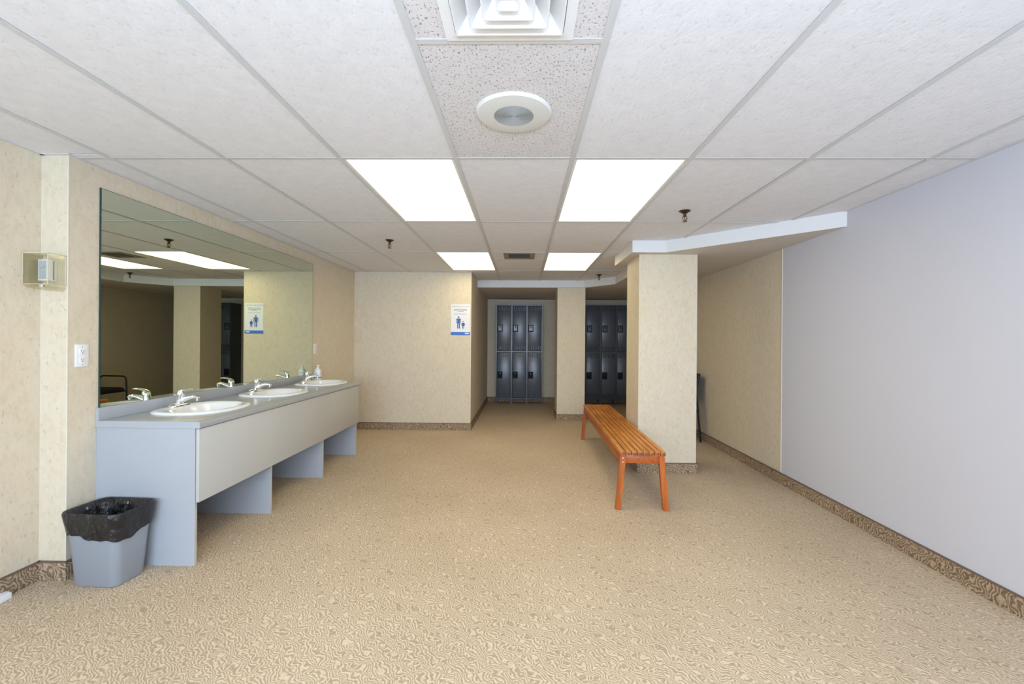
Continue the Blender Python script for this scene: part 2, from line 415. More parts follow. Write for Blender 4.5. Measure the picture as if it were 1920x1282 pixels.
for j in range(-5, 4):
    ya, yb = Y0 + DY * j, Y0 + DY * (j + 1)
    ya = max(ya, YF); yb0 = yb
    for i in range(-4, 5):
        xa = cols[0] - DX if i == -4 else X0 + DX * i
        xb = X0 + DX * (i + 1)
        xb = min(xb, XR - .006)
        yb = yb0
        if j == 3:
            if xb < XC: yb = YB
            elif xa < XC: yb = 6.93; 
            else: yb = 6.93
        segs = []
        if i == -4:
            if yb <= YJ: segs = [(XL2, ya, yb)]
            elif ya >= YJ: segs = [(XL, ya, yb)]
            else: segs = [(XL2, ya, YJ), (XL, YJ, yb)]
        elif j == 3 and xa < XC < xb:
            segs = [(xa, ya, YB), (XC, YB, yb)]
        else: segs = [(xa, ya, yb)]
        for (sx, sa, sb) in segs:
            if (i, j) in LIGHTS: continue
            if i == 0 and j == -1:
                tile(sx + g, xb - g, 1.382 + g, sb - g, 'tile_fissured'); tile(sx + g, xb - g, sa + g, 1.382 - g, 'tile_fissured', hole=(DIFF[0] + .03, DIFF[1] - .03, DIFF[2] + .03, DIFF[3] - .002)); continue
            if i == 0 and j == 2:
                tile(sx + g, VENT[0] - .002, sa + g, 5.095 - g); tile(VENT[1] + .002, xb - g, sa + g, 5.095 - g); tile(sx + g, xb - g, 5.095 + g, sb - g); continue
            ga = 0 if (i == -4 and sa == YJ) or (sa == YB) else g
            tile(sx + (0 if i == -4 else g), xb - (g if i < 4 else 0), sa + ga, sb - g, dz=random.uniform(0, .0012))
# main tees run along Y, cross tees between them
def tee_y(x, y0, y1):
    bm = bmesh.new(); add_extrude_y(bm, TEE, 0, y1 - y0)
    return obj('main_tee', bm, 'tee', ceil, loc=(x, y0, HC - .0005))
for i in range(-3, 5):
    x = X0 + DX * i
    tee_y(x, YF, YB if x < XC else 6.93 if x < 1 else (4.89 if x < 1.05 else 4.4))
cross_cache = {}
def tee_x(x0, x1, y):
    L = round(x1 - x0, 3)
    if L in cross_cache:
        o = cross_cache[L].copy(); C.objects.link(o)
    else:
        bm = bmesh.new(); add_extrude_y(bm, TEE, 0, L)
        for v in bm.verts: v.co = Vector((v.co.y, v.co.x, v.co.z * .9))
        o = obj('cross_tee', bm, 'tee', ceil); cross_cache[L] = o
    o.location = (x0, y, HC - .0002); return o
for j in range(-4, 4):
    y = Y0 + DY * j
    for i in range(-4, 5):
        xa = leftx(y) if i == -4 else X0 + DX * i + .012
        xb = min(X0 + DX * (i + 1) - .012, XR - .006)
        tee_x(xa, xb, y)
tee_x(X0 + .012, X0 + DX - .012, 1.382); tee_x(X0 + .012, X0 + DX - .012, 5.095)
# wall angles
for b in ((XL, XL + .016, YJ, YB), (XL2, XL2 + .016, YF, YJ), (XL2, XL + .016, YJ - .016, YJ), (XR - .022, XR - .006, YF, 3.2), (XL, XC, YB - .016, YB), (XC, XC + .016, YB, 6.93)):
    box('wall_angle', (*b, HC - .002, HC + .0012), 'tee', ceil)
# the lowered plaster soffit
SOFF = [(XR, 3.175), (1.345, 4.128), (1.027, 4.133), (1.021, 4.889), (1.357, 4.889), (1.357, 6.449), (.967, 6.90), (XC, 6.945), (XC, YE), (XR, YE)]
bm = bmesh.new(); add_prism(bm, SOFF, SZ, HC + .09)
for f in bm.faces:
    f.normal_update()
    if abs(f.normal.z) > .5: f.material_index = 1
obj('soffit', bm, ['paint_white', 'soffit'], ceil)

# ceiling lights
def make_light():
    t = thing('ceiling_light', '', 'ceiling light')
    bm = bmesh.new(); W, L = .586, 1.196
    add_frame(bm, (-W / 2, W / 2, -L / 2, L / 2), (-W / 2 + .014, W / 2 - .014, -L / 2 + .014, L / 2 - .014), 0, .03)
    box('housing', (-W / 2, W / 2, -L / 2, L / 2, .03, .09), 'white_metal', t)
    obj('frame', bm, 'white_metal', t)
    bm = bmesh.new(); add_box(bm, -W / 2 + .012, W / 2 - .012, -L / 2 + .012, L / 2 - .012, .003, .008)
    obj('lens', bm, 'lens', t)
    return t
proto = make_light()
LL = {(-1, 0): 'glowing ceiling panel light, the larger near one left of the centre aisle',
      (1, 0): 'glowing ceiling panel light, the larger near one right of the centre aisle',
      (-1, 2): 'small distant glowing ceiling panel light above the poster corner',
      (1, 2): 'small distant glowing ceiling panel light just left of the wide pillar',
      (-1, -2): 'ceiling panel light above and left of the camera', (1, -2): 'ceiling panel light above and right of the camera',
      (-1, -4): 'ceiling panel light at the rear left behind the camera', (1, -4): 'ceiling panel light at the rear right behind the camera'}
for n, (i, j) in enumerate(LIGHTS):
    o = proto if n == 0 else copy_tree(proto)
    o.location = (X0 + DX * (i + .5), Y0 + DY * (j + .5), HC + .0015)
    tag(o, LL[(i, j)], 'ceiling light', 'ceiling panel lights')

# square step-down diffuser at the top of the frame
t = thing('air_diffuser', 'white square stepped air diffuser in the ceiling before the speaker', 'air vent', (-.048, 1.177, HC))
def sq_ring(bm, so, zo, si, zi, lip):
    rings = [[(s * a, s * b, z) for a, b in ((-1, -1), (1, -1), (1, 1), (-1, 1))] for s, z in
             ((si, zi), (so, zo), (so, zo - lip), (so - .004, zo - lip), (si - .004, zi))]
    add_loft(bm, rings, False, False)
bm = bmesh.new(); rings = [[(s * a, s * b, z) for a, b in ((-1, -1), (1, -1), (1, 1), (-1, 1))] for s, z in ((.198, .001), (.198, -.004), (.166, -.005), (.163, .03), (.163, .05))]
add_loft(bm, rings, False, False); obj('flange', bm, 'white_metal', t)
for so, zo, si, zi in ((.163, -.008, .120, .035), (.116, -.020, .078, .025), (.074, -.027, .045, .012)):
    bm = bmesh.new(); sq_ring(bm, so, zo, si, zi, .005); obj('cone', bm, 'white_metal', t)
bm = bmesh.new(); sq_ring(bm, .033, -.031, .020, -.012, .005); add_box(bm, -.021, .021, -.021, .021, -.014, -.010); obj('centre_cap', bm, 'white_metal', t)
box('duct', (-.163, .163, -.163, .163, .05, .07), 'plaster', t)

# round speaker
t = thing('ceiling_speaker', 'round white ceiling speaker with a grey grille in a speckled tile', 'speaker', (-.044, 1.821, HC))
bm = bmesh.new(); add_lathe(bm, [(.158, .001), (.158, -.004), (.150, -.010), (.120, -.0135), (.083, -.0145), (.083, -.006), (.083, .001)], n=64)
obj('bezel', bm, 'speaker_white', t, smooth=30)
prof = []
for k in range(13):
    r = .082 - k * .0062
    prof += [(r, -.0145), (r - .003, -.0145), (r - .0032, -.009), (r - .006, -.009)]
bm = bmesh.new(); add_lathe(bm, [(.083, -.008)] + prof, n=48)
obj('grille', bm, 'speaker_grey', t)

# far return vent
t = thing('air_vent', 'small beige and grey ceiling air vent between the two distant lights', 'air vent', ((VENT[0] + VENT[1]) / 2, (VENT[2] + VENT[3]) / 2, HC))
hx, hy = (VENT[1] - VENT[0]) / 2, (VENT[3] - VENT[2]) / 2
bm = bmesh.new(); add_frame(bm, (-hx, hx, -hy, hy), (-hx + .055, hx - .055, -hy + .05, hy - .03), -.005, .004); obj('frame', bm, 'vent_beige', t)
box('duct', (-hx + .05, hx - .05, -hy + .03, hy - .02, .05, .06), 'dark', t)
for k in range(5):
    y = -hy + .07 + k * .05
    bm = bmesh.new(); add_box(bm, -hx + .055, hx - .055, -.018, .018, -.0012, .0012)
    obj('slat', bm, 'vent_slat', t, loc=(0, y, .002), rot=(math.radians(38), 0, 0))

# sprinklers
def make_sprinkler():
    t = thing('sprinkler', '', 'sprinkler')
    bm = bmesh.new(); add_lathe(bm, [(.040, 0), (.040, -.002), (.030, -.007), (.016, -.018), (.012, -.019)], n=24); obj('escutcheon', bm, 'brass', t, smooth=True)
    bm = bmesh.new(); add_lathe(bm, [(.010, -.015), (.010, -.034), (.013, -.034), (.013, -.040), (.006, -.042)], n=16); obj('stem', bm, 'brass', t, smooth=True)
    bm = bmesh.new()
    for s in (-1, 1): add_tube(bm, fillet([(s * .009, 0, -.036), (s * .016, 0, -.050), (s * .012, 0, -.066), (0, 0, -.074)], .008), .0028, 8)
    add_tube(bm, [(0, 0, -.040), (0, 0, -.070)], .003, 8)
    obj('yoke', bm, 'brass', t, smooth=True)
    bm = bmesh.new(); add_lathe(bm, [(.005, -.072), (.018, -.076), (.018, -.0775), (.004, -.079)], n=20); obj('deflector', bm, 'brass', t)
    return t
sp = make_sprinkler()
for n, (x, y, l) in enumerate(((1.169, 3.19, 'brass sprinkler head hanging right of the near right light'),
                               (-1.278, 4.15, 'brass sprinkler head hanging between the mirror and the near left light'),
                               (1.085, 6.26, 'smallest, farthest brass sprinkler head, left of the wide pillar'))):
    o = sp if n == 0 else copy_tree(sp)
    o.location = (x, y, HC); tag(o, l, 'sprinkler', 'ceiling sprinklers')

# ---------------------------------------------------------------- vanity
VY0, VY1 = 2.385, 4.80
VX = -1.815
CT, CB = .802, .764
van = thing('vanity', 'long grey laminate vanity base under the mirror, open below with support panels', 'vanity', (-2.08, 3.6, 0))
def vloc(b): return (b[0] + 2.08, b[1] + 2.08, b[2] - 3.6, b[3] - 3.6, b[4], b[5])
for n, y in enumerate((VY0 + .006, 3.123, 3.945, 4.735)):
    e = box('support_panel', vloc((XL + .001 if n == 0 else XL + .014, VX, y, y + .018, 0, CB)), 'blue_lam', van)
    bm = bmesh.new(); add_box(bm, *vloc((VX, VX + .002, y, y + .018, 0, CB if n == 0 else .37))); obj('edge_band', bm, 'apron_lam', e)
box('apron', vloc((VX + .006, VX + .024, VY0 + .008, 4.755, .352, CB - .004)), 'apron_lam', van, bev=.001)
box('batten', vloc((VX + .0022, VX + .0055, VY0 + .02, 4.74, .50, CB - .006)), 'edge_dark', van)
box('back_rail', vloc((XL + .014, XL + .03, VY0 + .03, 4.74, .60, CB - .002)), 'blue_lam', van)
# countertop with three sink cut-outs is one slab; the basins drop in from above
SY = (2.832, 3.655, 4.515); SXC = -2.085
ct = thing('countertop', 'grey laminate countertop with rounded front edge and low backsplash', 'countertop', (-2.08, 3.6, CB))
bm = bmesh.new()
prof = [(XL + .001, CB), (VX + .030, CB), (VX + .034, CB + .004), (VX + .035, CB + .012), (VX + .035, CT - .014), (VX + .030, CT - .004), (VX + .021, CT), (XL + .001, CT)]
a = [bm.verts.new((x + 2.08, VY0 - 3.6, z - CB)) for x, z in prof]; b = [bm.verts.new((x + 2.08, 4.835 - 3.6, z - CB)) for x, z in prof]
bm.faces.new(a); bm.faces.new(b[::-1])
for i in range(len(prof)): bm.faces.new((a[i], a[(i + 1) % len(prof)], b[(i + 1) % len(prof)], b[i]))
slab = obj('top', bm, 'counter', ct, smooth=30)
# cut the basin openings
for y in SY:
    cbm = bmesh.new(); n = 32
    def sup(v): return (1 if v > 0 else -1) * abs(v) ** (2 / 2.7)
    add_loft(cbm, [[(SXC + .018 + 2.08 + .182 * sup(math.cos(2 * PI * (k + .5) / n)), y - 3.6 + .236 * sup(math.sin(2 * PI * (k + .5) / n)), z) for k in range(n)] for z in (-.05, .08)])
    me = bpy.data.meshes.new('cutter'); bmesh.ops.recalc_face_normals(cbm, faces=cbm.faces[:]); cbm.to_mesh(me); cbm.free()
    co = bpy.data.objects.new('cutter', me); C.objects.link(co); co.location = ct.location
    md = slab.modifiers.new('cut', 'BOOLEAN'); md.operation = 'DIFFERENCE'; md.object = co; md.solver = 'EXACT'
bpy.context.view_layer.update()
dg = bpy.context.evaluated_depsgraph_get()
nm = bpy.data.meshes.new_from_object(slab.evaluated_get(dg))
slab.modifiers.clear(); slab.data = nm
for o in [o for o in bpy.data.objects if o.name.startswith('cutter')]: bpy.data.objects.remove(o)
box('backsplash', (XL + .001 + 2.08, XL + .021 + 2.08, VY0 - 3.6, 4.835 - 3.6, CT - CB, .872 - CB), 'counter', ct, bev=.002)
box('end_band', (XL + .001 + 2.08, VX + .033 + 2.08, VY0 - 3.6 - .0015, VY0 - 3.6, .001, CT - CB - .002), 'blue_lam', ct)
box('end_band', (XL + .001 + 2.08, XL + .021 + 2.08, VY0 - 3.6 - .0015, VY0 - 3.6, CT - CB - .001, .871 - CB), 'blue_lam', ct)

def make_sink():
    t = thing('sink', '', 'sink')
    n = 56
    def egg(ax, ay, z, cx=0, p=2.5, back=0):
        out = []
        for k in range(n):
            a = 2 * PI * k / n; c, s = math.cos(a), math.sin(a)
            x = ax * (abs(c) ** (2 / p)) * (1 if c > 0 else -1); y = ay * (abs(s) ** (2 / p)) * (1 if s > 0 else -1)
            y *= 1 - .10 * max(0, x / ax)          # a little narrower to the front
            out.append((cx + x, y, z))
        return out
    bm = bmesh.new()
    add_loft(bm, [egg(.226, .272, .0, p=2.9), egg(.228, .274, .006, p=2.9), egg(.222, .268, .013, p=2.9), egg(.208, .254, .016, p=2.9),
                  egg(.158, .218, .014, .030), egg(.153, .212, .006, .030), egg(.143, .185, -.03, .027), egg(.115, .155, -.09, .028), egg(.06, .08, -.125, .02), egg(.022, .022, -.132, .015)], False, True)
    obj('basin', bm, 'porcelain', t, smooth=60)
    bm = bmesh.new(); add_lathe(bm, [(.022, -.1315), (.022, -.128), (.016, -.127), (.014, -.130)], cx=.015, n=20); obj('drain', bm, 'drain', t, smooth=True)
    return t
def make_faucet():
    t = thing('faucet', '', 'faucet')
    bm = bmesh.new(); add_loft(bm, [rrect(.026, .078, .024, 0), rrect(.026, .078, .024, .008), rrect(.021, .066, .020, .017), rrect(.016, .03, .015, .024)]); obj('base_plate', bm, 'chrome', t, smooth=50)
    bm = bmesh.new()
    add_loft(bm, [[(cx + r * math.cos(2 * PI * k / 20), r * math.sin(2 * PI * k / 20), z) for k in range(20)] for r, z, cx in ((.024, .016, 0), (.0235, .04, .002), (.022, .066, .006), (.0235, .068, .006), (.0235, .086, .009), (.018, .097, .012), (.008, .101, .014))])
    obj('body', bm, 'chrome', t, smooth=40)
    bm = bmesh.new(); pth = [(.006, 0, .034), (.03, 0, .044), (.06, 0, .056), (.09, 0, .063), (.115, 0, .062), (.128, 0, .054)]
    add_tube(bm, pth, [.020, .019, .016, .014, .0125, .010], 14, .85); obj('spout', bm, 'chrome', t, smooth=True)
    bm = bmesh.new(); add_lathe(bm, [(.0105, .058), (.0105, .038), (.008, .037)], cx=.118, n=16); obj('aerator', bm, 'chrome', t, smooth=True)
    bm = bmesh.new(); add_tube(bm, [(-.004, 0, .094), (.02, 0, .103), (.045, 0, .109), (.075, 0, .111), (.098, 0, .109)], [.016, .0175, .014, .012, .008], 14, .38); obj('lever', bm, 'chrome', t, smooth=True)
    return t
snk, fct = make_sink(), make_faucet()
for n, y in enumerate(SY):
    s = snk if n == 0 else copy_tree(snk); s.location = (SXC, y, CT)
    tag(s, ('white drop-in basin nearest the camera and the waste bin end', 'white drop-in basin in the middle of the counter', 'white drop-in basin farthest away, beside the soap bottle')[n], 'sink', 'drop-in basins')
    f = fct if n == 0 else copy_tree(fct); f.location = (SXC - .168, y, CT + .015)
    tag(f, ('chrome single-lever faucet on the nearest basin', 'chrome single-lever faucet on the middle basin', 'chrome single-lever faucet on the farthest basin')[n], 'faucet', 'chrome faucets')

# soap bottle
t = thing('soap_bottle', 'white pump soap bottle with a dark band beside the farthest basin', 'soap bottle', (-2.262, 4.79, CT))
bm = bmesh.new(); add_loft(bm, [rrect(.030, .030, .016, 0), rrect(.032, .032, .018, .004), rrect(.032, .032, .018, .11), rrect(.024, .024, .018, .128), rrect(.012, .012, .0115, .135)]); obj('bottle', bm, 'plastic_white', t, smooth=50)
bm = bmesh.new(); add_loft(bm, [rrect(.0326, .0326, .018, .032), rrect(.0326, .0326, .018, .040)], False, False); obj('label_band', bm, 'ink_navy', t)
bm = bmesh.new(); add_lathe(bm, [(.013, .134), (.013, .148), (.006, .150), (.005, .165), (.010, .166), (.010, .173), (.004, .174)], n=18); add_tube(bm, [(0, 0, .169), (.022, -.012, .169), (.032, -.017, .163)], .004, 8); obj('pump', bm, 'plastic_white', t, smooth=40)
bm = bmesh.new(); add_box(bm, .0322, .0326, -.014, .010, .088, .0915); add_box(bm, -.012, .012, -.0326, -.0322, .088, .0915); add_box(bm, -.009, .009, -.0326, -.0322, .082, .084); obj('print', bm, 'ink_grey', t)

# mirror (leans a hair out of parallel with the wall, as its reflections show)
MROT = math.radians(-.35)
t = thing('wall_mirror', 'large frameless wall mirror above the vanity with small spots at its top corner', 'mirror', (XL + .010, 3.62, .873), MROT)
box('glass', (.0, .006, -1.215, 1.215, 0, 1.225), 'mirror', t)
bm = bmesh.new()
for b in ((-.004, .0062, -1.219, -1.215, 0, 1.229), (-.004, .0062, 1.215, 1.217, 0, 1.227), (-.004, .0062, -1.215, 1.215, 1.225, 1.227)): add_box(bm, *b)
obj('edge', bm, 'mirror_edge', t)

# outlets
def make_outlet():
    t = thing('wall_outlet', '', 'outlet')
    box('plate', (0, .006, -.036, .036, -.060, .060), 'plastic_white', t, bev=.002)
    for s in (-1, 1):
        rec = box('receptacle', (.006, .008, -.016, .016, s * .022 - .015, s * .022 + .015), 'plastic_white', t, bev=.0008)
        bm = bmesh.new(); add_box(bm, .0081, .0084, -.008, -.0055, s * .022 - .001, s * .022 + .008); add_box(bm, .0081, .0084, .0055, .008, s * .022 - .001, s * .022 + .007); add_box(bm, .0081, .0084, -.0025, .0025, s * .022 - .010, s * .022 - .005)
        obj('slots', bm, 'slot', rec)
    bm = bmesh.new()
    for z in (-.048, .048): add_box(bm, .0058, .0066, -.002, .002, z - .002, z + .002)
    obj('screws', bm, 'drain', t)
    return t
o1 = make_outlet(); o1.location = (XL, 2.306, 1.166); tag(o1, 'white duplex outlet on the wall left of the mirror', 'outlet')
o2 = copy_tree(o1); o2.location = (XL, 4.938, 1.15); tag(o2, 'white outlet on the wall past the far end of the mirror', 'outlet')

# thermostat and its clear guard on the jog
t = thing('thermostat', 'white thermostat inside the clear guard on the wall jog', 'thermostat', (-2.455, YJ, 1.607))
box('housing', (-.026, .028, -.046, 0, -.055, .055), 'plastic_white', t, bev=.003)
box('faceplate', (-.020, .021, -.0475, -.046, -.046, .048), 'thermo_lcd', t)
bm = bmesh.new(); add_tube(bm, [(.013 * math.cos(a), -.0480, .022 + .013 * math.sin(a)) for a in [PI * k / 8 + PI * 1.05 for k in range(9)]], .0012, 6)
for z in (-.012, -.022, -.030, -.037): add_box(bm, -.010, .014, -.0482, -.0476, z, z + .0012)
obj('dial_marks', bm, 'ink_grey', t)
bm = bmesh.new(); add_box(bm, .0282, .0287, -.020, -.017, -.048, .050); obj('side_slot', bm, 'slot', t)
t = thing('thermostat_guard', 'clear locked plastic guard box mounted over the thermostat', 'guard box', (-2.4435, YJ, 1.60))
gx, gd = .0645, .090
def panel(nm, b, par=t): return box(nm, b, 'clear', par)
panel('front_panel', (-gx, gx, -gd, -gd + .0025, -.068, .085)); panel('side_panel', (-gx, -gx + .0025, -gd + .0025, 0, -.068, .085)); panel('side_panel', (gx - .0025, gx, -gd + .0025, 0, -.068, .085)); panel('top_panel', (-gx, gx, -gd, 0, .085, .0875))
bm = bmesh.new(); vsb = []
pts = [(-gx, -gd, -.068), (gx, -gd, -.068), (gx, 0, -.080), (-gx, 0, -.072)]
add_loft(bm, [[(x, y, z) for x, y, z in pts], [(x * .8, y * .9 - .002, z - .020) for x, y, z in pts]]); obj('curved_base', bm, 'clear', t)
bm = bmesh.new(); e = .0016
for (x, y) in ((-gx, -gd), (gx, -gd), (gx, -.003), (-gx, -.003)): add_box(bm, x - e, x + e, y - e, y + e, -.070, .088)
for z in (-.070, .086):
    add_box(bm, -gx, gx, -gd - e, -gd + e, z - e, z + e); add_box(bm, gx - e, gx + e, -gd, 0, z - e, z + e); add_box(bm, -gx - e, -gx + e, -gd, 0, z - e, z + e)
obj('edges', bm, 'clear_edge', t)
bm = bmesh.new(); add_lathe(bm, [(.010, 0), (.010, .012), (.007, .014)], n=18); obj('lock', bm, 'chrome', t, smooth=40, loc=(.030, -.080, -.078), rot=(math.radians(90), 0, 0))

# poster
t = thing('poster', 'white notice with a blue adult and child figure and a blue bottom bar', 'poster', (-.873, YB, 1.548))
W2, H2 = .135, .217
box('sheet', (-W2, W2, -.003, 0, -H2, H2), 'paper_white', t)
box('blue_bar', (-W2, W2, -.0036, -.003, -H2, -H2 + .046), 'ink_bar', t)
box('bar_mark', (.062, .118, -.0042, -.0036, -H2 + .018, -H2 + .034), 'paper_white', t)
def text(nm, s, size, x, z, mat, align='CENTER', sx=1):
    cu = bpy.data.curves.new(nm, 'FONT'); cu.body = s; cu.size = size; cu.align_x = align; cu.extrude = .0003
    o = bpy.data.objects.new(nm, cu); C.objects.link(o); bpy.context.view_layer.update()
    me = bpy.data.meshes.new_from_object(o.evaluated_get(bpy.context.evaluated_depsgraph_get())); bpy.data.objects.remove(o)
    me.materials.clear(); me.materials.append(M[mat]); q = bpy.data.objects.new(nm, me); C.objects.link(q); q.parent = t
    q.rotation_euler = (PI / 2, 0, 0); q.location = (x, -.0034, z); q.scale = (sx, 1, 1); return q
text('heading', 'IMPORTANT NOTICE', .026, 0, .176, 'ink_grey', sx=1.0)
bm = bmesh.new()
for z, xs in ((.142, (-.095, -.052, -.046, -.005, .002, .09)), (.126, (-.092, -.040, -.034, .018, .026, .062, .067, .088)), (.110, (-.042, -.022, -.016, .044))):
    for k in range(0, len(xs), 2): add_box(bm, xs[k], xs[k + 1], -.0036, -.003, z, z + .008)
obj('text_lines', bm, 'ink_grey', t)
bm = bmesh.new()
for z in (.084, .072): add_box(bm, -.09, .088, -.0034, -.003, z, z + .004)
obj('text_lines', bm, 'speaker_grey', t)
def figure(cx, zb, h, girl, nm):
    bm = bmesh.new(); d0, d1 = -.0038, -.003
    def poly(pts):
        a = [bm.verts.new((cx + x * h, d0, zb + z * h)) for x, z in pts]; b = [bm.verts.new((cx + x * h, d1, zb + z * h)) for x, z in pts]
        bm.faces.new(a); bm.faces.new(b[::-1])
        for i in range(len(pts)): bm.faces.new((a[i], a[(i + 1) % len(pts)], b[(i + 1) % len(pts)], b[i]))
    poly([(.075 * math.cos(2 * PI * k / 16), .925 + .07 * math.sin(2 * PI * k / 16)) for k in range(16)])
    if not girl:
        poly([(-.13, .82), (.13, .82), (.20, .76), (.20, .42), (.15, .42), (.15, .72), (.11, .72), (.11, 0), (.03, 0), (.02, .42), (-.02, .42), (-.03, 0), (-.11, 0), (-.11, .72), (-.15, .72), (-.15, .42), (-.20, .42), (-.20, .76)])
    else:
        poly([(-.12, .78), (.12, .78), (.30, .50), (.25, .46), (.12, .62), (.20, .36), (.12, .36), (.11, 0), (.03, 0), (.02, .34), (-.02, .34), (-.03, 0), (-.11, 0), (-.12, .36), (-.20, .36), (-.12, .62), (-.25, .46), (-.30, .50)])
    obj(nm, bm, 'ink_blue', t)
figure(-.027, -.125, .172, False, 'adult_figure'); figure(.038, -.125, .108, True, 'child_figure')

# ---------------------------------------------------------------- waste bin
t = thing('waste_bin', 'grey plastic waste bin with a black liner beside the vanity end', 'waste bin', (-2.158, 2.256, 0), math.radians(-4))
RZ = .378
bm = bmesh.new()
add_loft(bm, [rrect(.119, .082, .035, .002), rrect(.124, .087, .038, .010), rrect(.150, .110, .045, RZ - .012), rrect(.157, .116, .048, RZ - .010), rrect(.158, .117, .048, RZ), rrect(.151, .110, .045, RZ), rrect(.144, .103, .042, RZ - .02), rrect(.112, .076, .035, .012)])
obj('body', bm, 'plastic_grey', t, smooth=40)
seg = 14; rings = []
def lring(hx, hy, r, z, amp, fz=0):
    out = []
    base = rrect(hx, hy, r, z, seg=seg); n = len(base)
    # subdivide the straight runs for wrinkles
    dense = []
    for i in range(n):
        a, b = Vector(base[i]), Vector(base[(i + 1) % n]); m = max(1, int((b - a).length / .012))
        for k in range(m): dense.append(a.lerp(b, k / m))
    return dense
def wr_ring(hx, hy, r, z, amp, zamp=0, ph=0):
    d = lring(hx, hy, r, z, amp); out = []
    N = 132
    L = [0]
    for i in range(len(d)): L.append(L[-1] + (d[(i + 1) % len(d)] - d[i]).length)
    tot = L[-1]; j = 0
    for k in range(N):
        s = tot * k / N
        while L[j + 1] < s: j += 1
        f = (s - L[j]) / max(1e-9, L[j + 1] - L[j]); p = d[j].lerp(d[(j + 1) % len(d)], f)
        rr = Vector((p.x, p.y, 0)).normalized(); a = 2 * PI * k / N
        wv = math.sin(a * 9 + ph) * .5 + math.sin(a * 17 + 2.1 * ph + 1) * .35 + math.sin(a * 31 + ph * 3) * .25
        zz = math.sin(a * 2 + .6) * .55 + math.sin(a * 5 + 2) * .3 + math.sin(a * 13) * .15
        out.append((p.x + rr.x * wv * amp, p.y + rr.y * wv * amp, p.z + zz * zamp))
    return out
bm = bmesh.new()
add_loft(bm, [wr_ring(.150, .111, .045, RZ - .125, .003, .022, 0), wr_ring(.155, .114, .046, RZ - .08, .0035, .008, .8), wr_ring(.162, .121, .048, RZ - .03, .0025, .002, 1.2), wr_ring(.165, .124, .050, RZ - .006, .0012, 0, 1.4),
              wr_ring(.162, .121, .050, RZ + .004, .001, .001, 1.6), wr_ring(.149, .108, .045, RZ + .001, .001, 0, 2), wr_ring(.138, .097, .042, RZ - .03, .005, 0, 2.4), wr_ring(.129, .089, .040, RZ - .11, .009, 0, 3.2), wr_ring(.117, .079, .036, RZ - .22, .010, 0, 4), wr_ring(.09, .056, .03, .05, .005, 0, 5)], False, True)
ln = obj('liner', bm, 'liner', t, smooth=70); tag(ln, 'shiny black plastic bin liner folded over the rim')

# white power bar on the floor at far left
t = thing('power_bar', 'white plastic power bar lying on the carpet by the left wall', 'power bar', (-2.487, 1.83, 0), math.radians(4))
bm = bmesh.new(); add_loft(bm, [rrect(.036, .25, .012, 0), rrect(.036, .25, .012, .022), rrect(.030, .243, .010, .030)]); obj('body', bm, 'plastic_white', t, smooth=40)
for k in range(4):
    b = box('socket', (-.018, .018, .09 - k * .09, .15 - k * .09, .0302, .0312), 'plastic_white', t, bev=.0004)
    bm = bmesh.new(); add_box(bm, -.007, -.005, .115 - k * .09, .125 - k * .09, .0313, .0316); add_box(bm, .005, .007, .115 - k * .09, .125 - k * .09, .0313, .0316); obj('slots', bm, 'slot', b)
box('switch', (-.010, .010, .195, .222, .030, .034), 'plastic_white', t, bev=.001)

# ---------------------------------------------------------------- bench
BL = 2.39
t = thing('wooden_bench', 'long slatted reddish wooden bench beside the wide pillar', 'bench', (.930, 4.455, 0), math.radians(-1.3))
for k in range(8):
    x = -.1495 + k * .0427
    bm = bmesh.new(); add_box(bm, x - .0172, x + .0172, -BL / 2, BL / 2, .414, .446, bev=.004)
    for f in bm.faces:
        if abs(f.calc_center_median().y) > BL / 2 - .0005: f.material_index = 1
    obj('slat', bm, ['wood_y', 'wood_end'], t, smooth=40)
for s in (-1, 1):
    box('side_rail', (s * .150 - .012, s * .150 + .012, -BL / 2 + .065, BL / 2 - .065, .340, .413), 'wood_rail', t, bev=.002)
    box('end_rail', (-.126, .126, s * (BL / 2 - .042) - .011, s * (BL / 2 - .042) + .011, .350, .413), 'wood_rail', t, bev=.002)
    for sy in (-1, 1):
        bm = bmesh.new(); yc = sy * (BL / 2 - .042)
        def ring(cx, z, hw): return [(cx - hw, yc - .022, z), (cx + hw, yc - .022, z), (cx + hw, yc + .022, z), (cx - hw, yc + .022, z)]
        add_loft(bm, [ring(s * .178, 0, .020), ring(s * .148, .34, .021), ring(s * .143, .413, .021)])
        es = [e for e in bm.edges]; bmesh.ops.bevel(bm, geom=es, offset=.003, segments=2, affect='EDGES')
        lg = obj('leg', bm, 'wood_red', t, smooth=40)
        if sy < 0 and s < 0:
            bm = bmesh.new()
            for z in (.362, .392):
                r = bmesh.ops.create_cone(bm, cap_ends=True, segments=12, radius1=.004, radius2=.004, depth=.003)
                for v in r['verts']: v.co = Vector((-.146 + v.co.x, yc - .0225 + v.co.z, z + v.co.y))
            obj('screws', bm, 'plastic_white', lg)
box('cross_batten', (-.138, .138, -.03, .03, .385, .413), 'wood_rail', t)

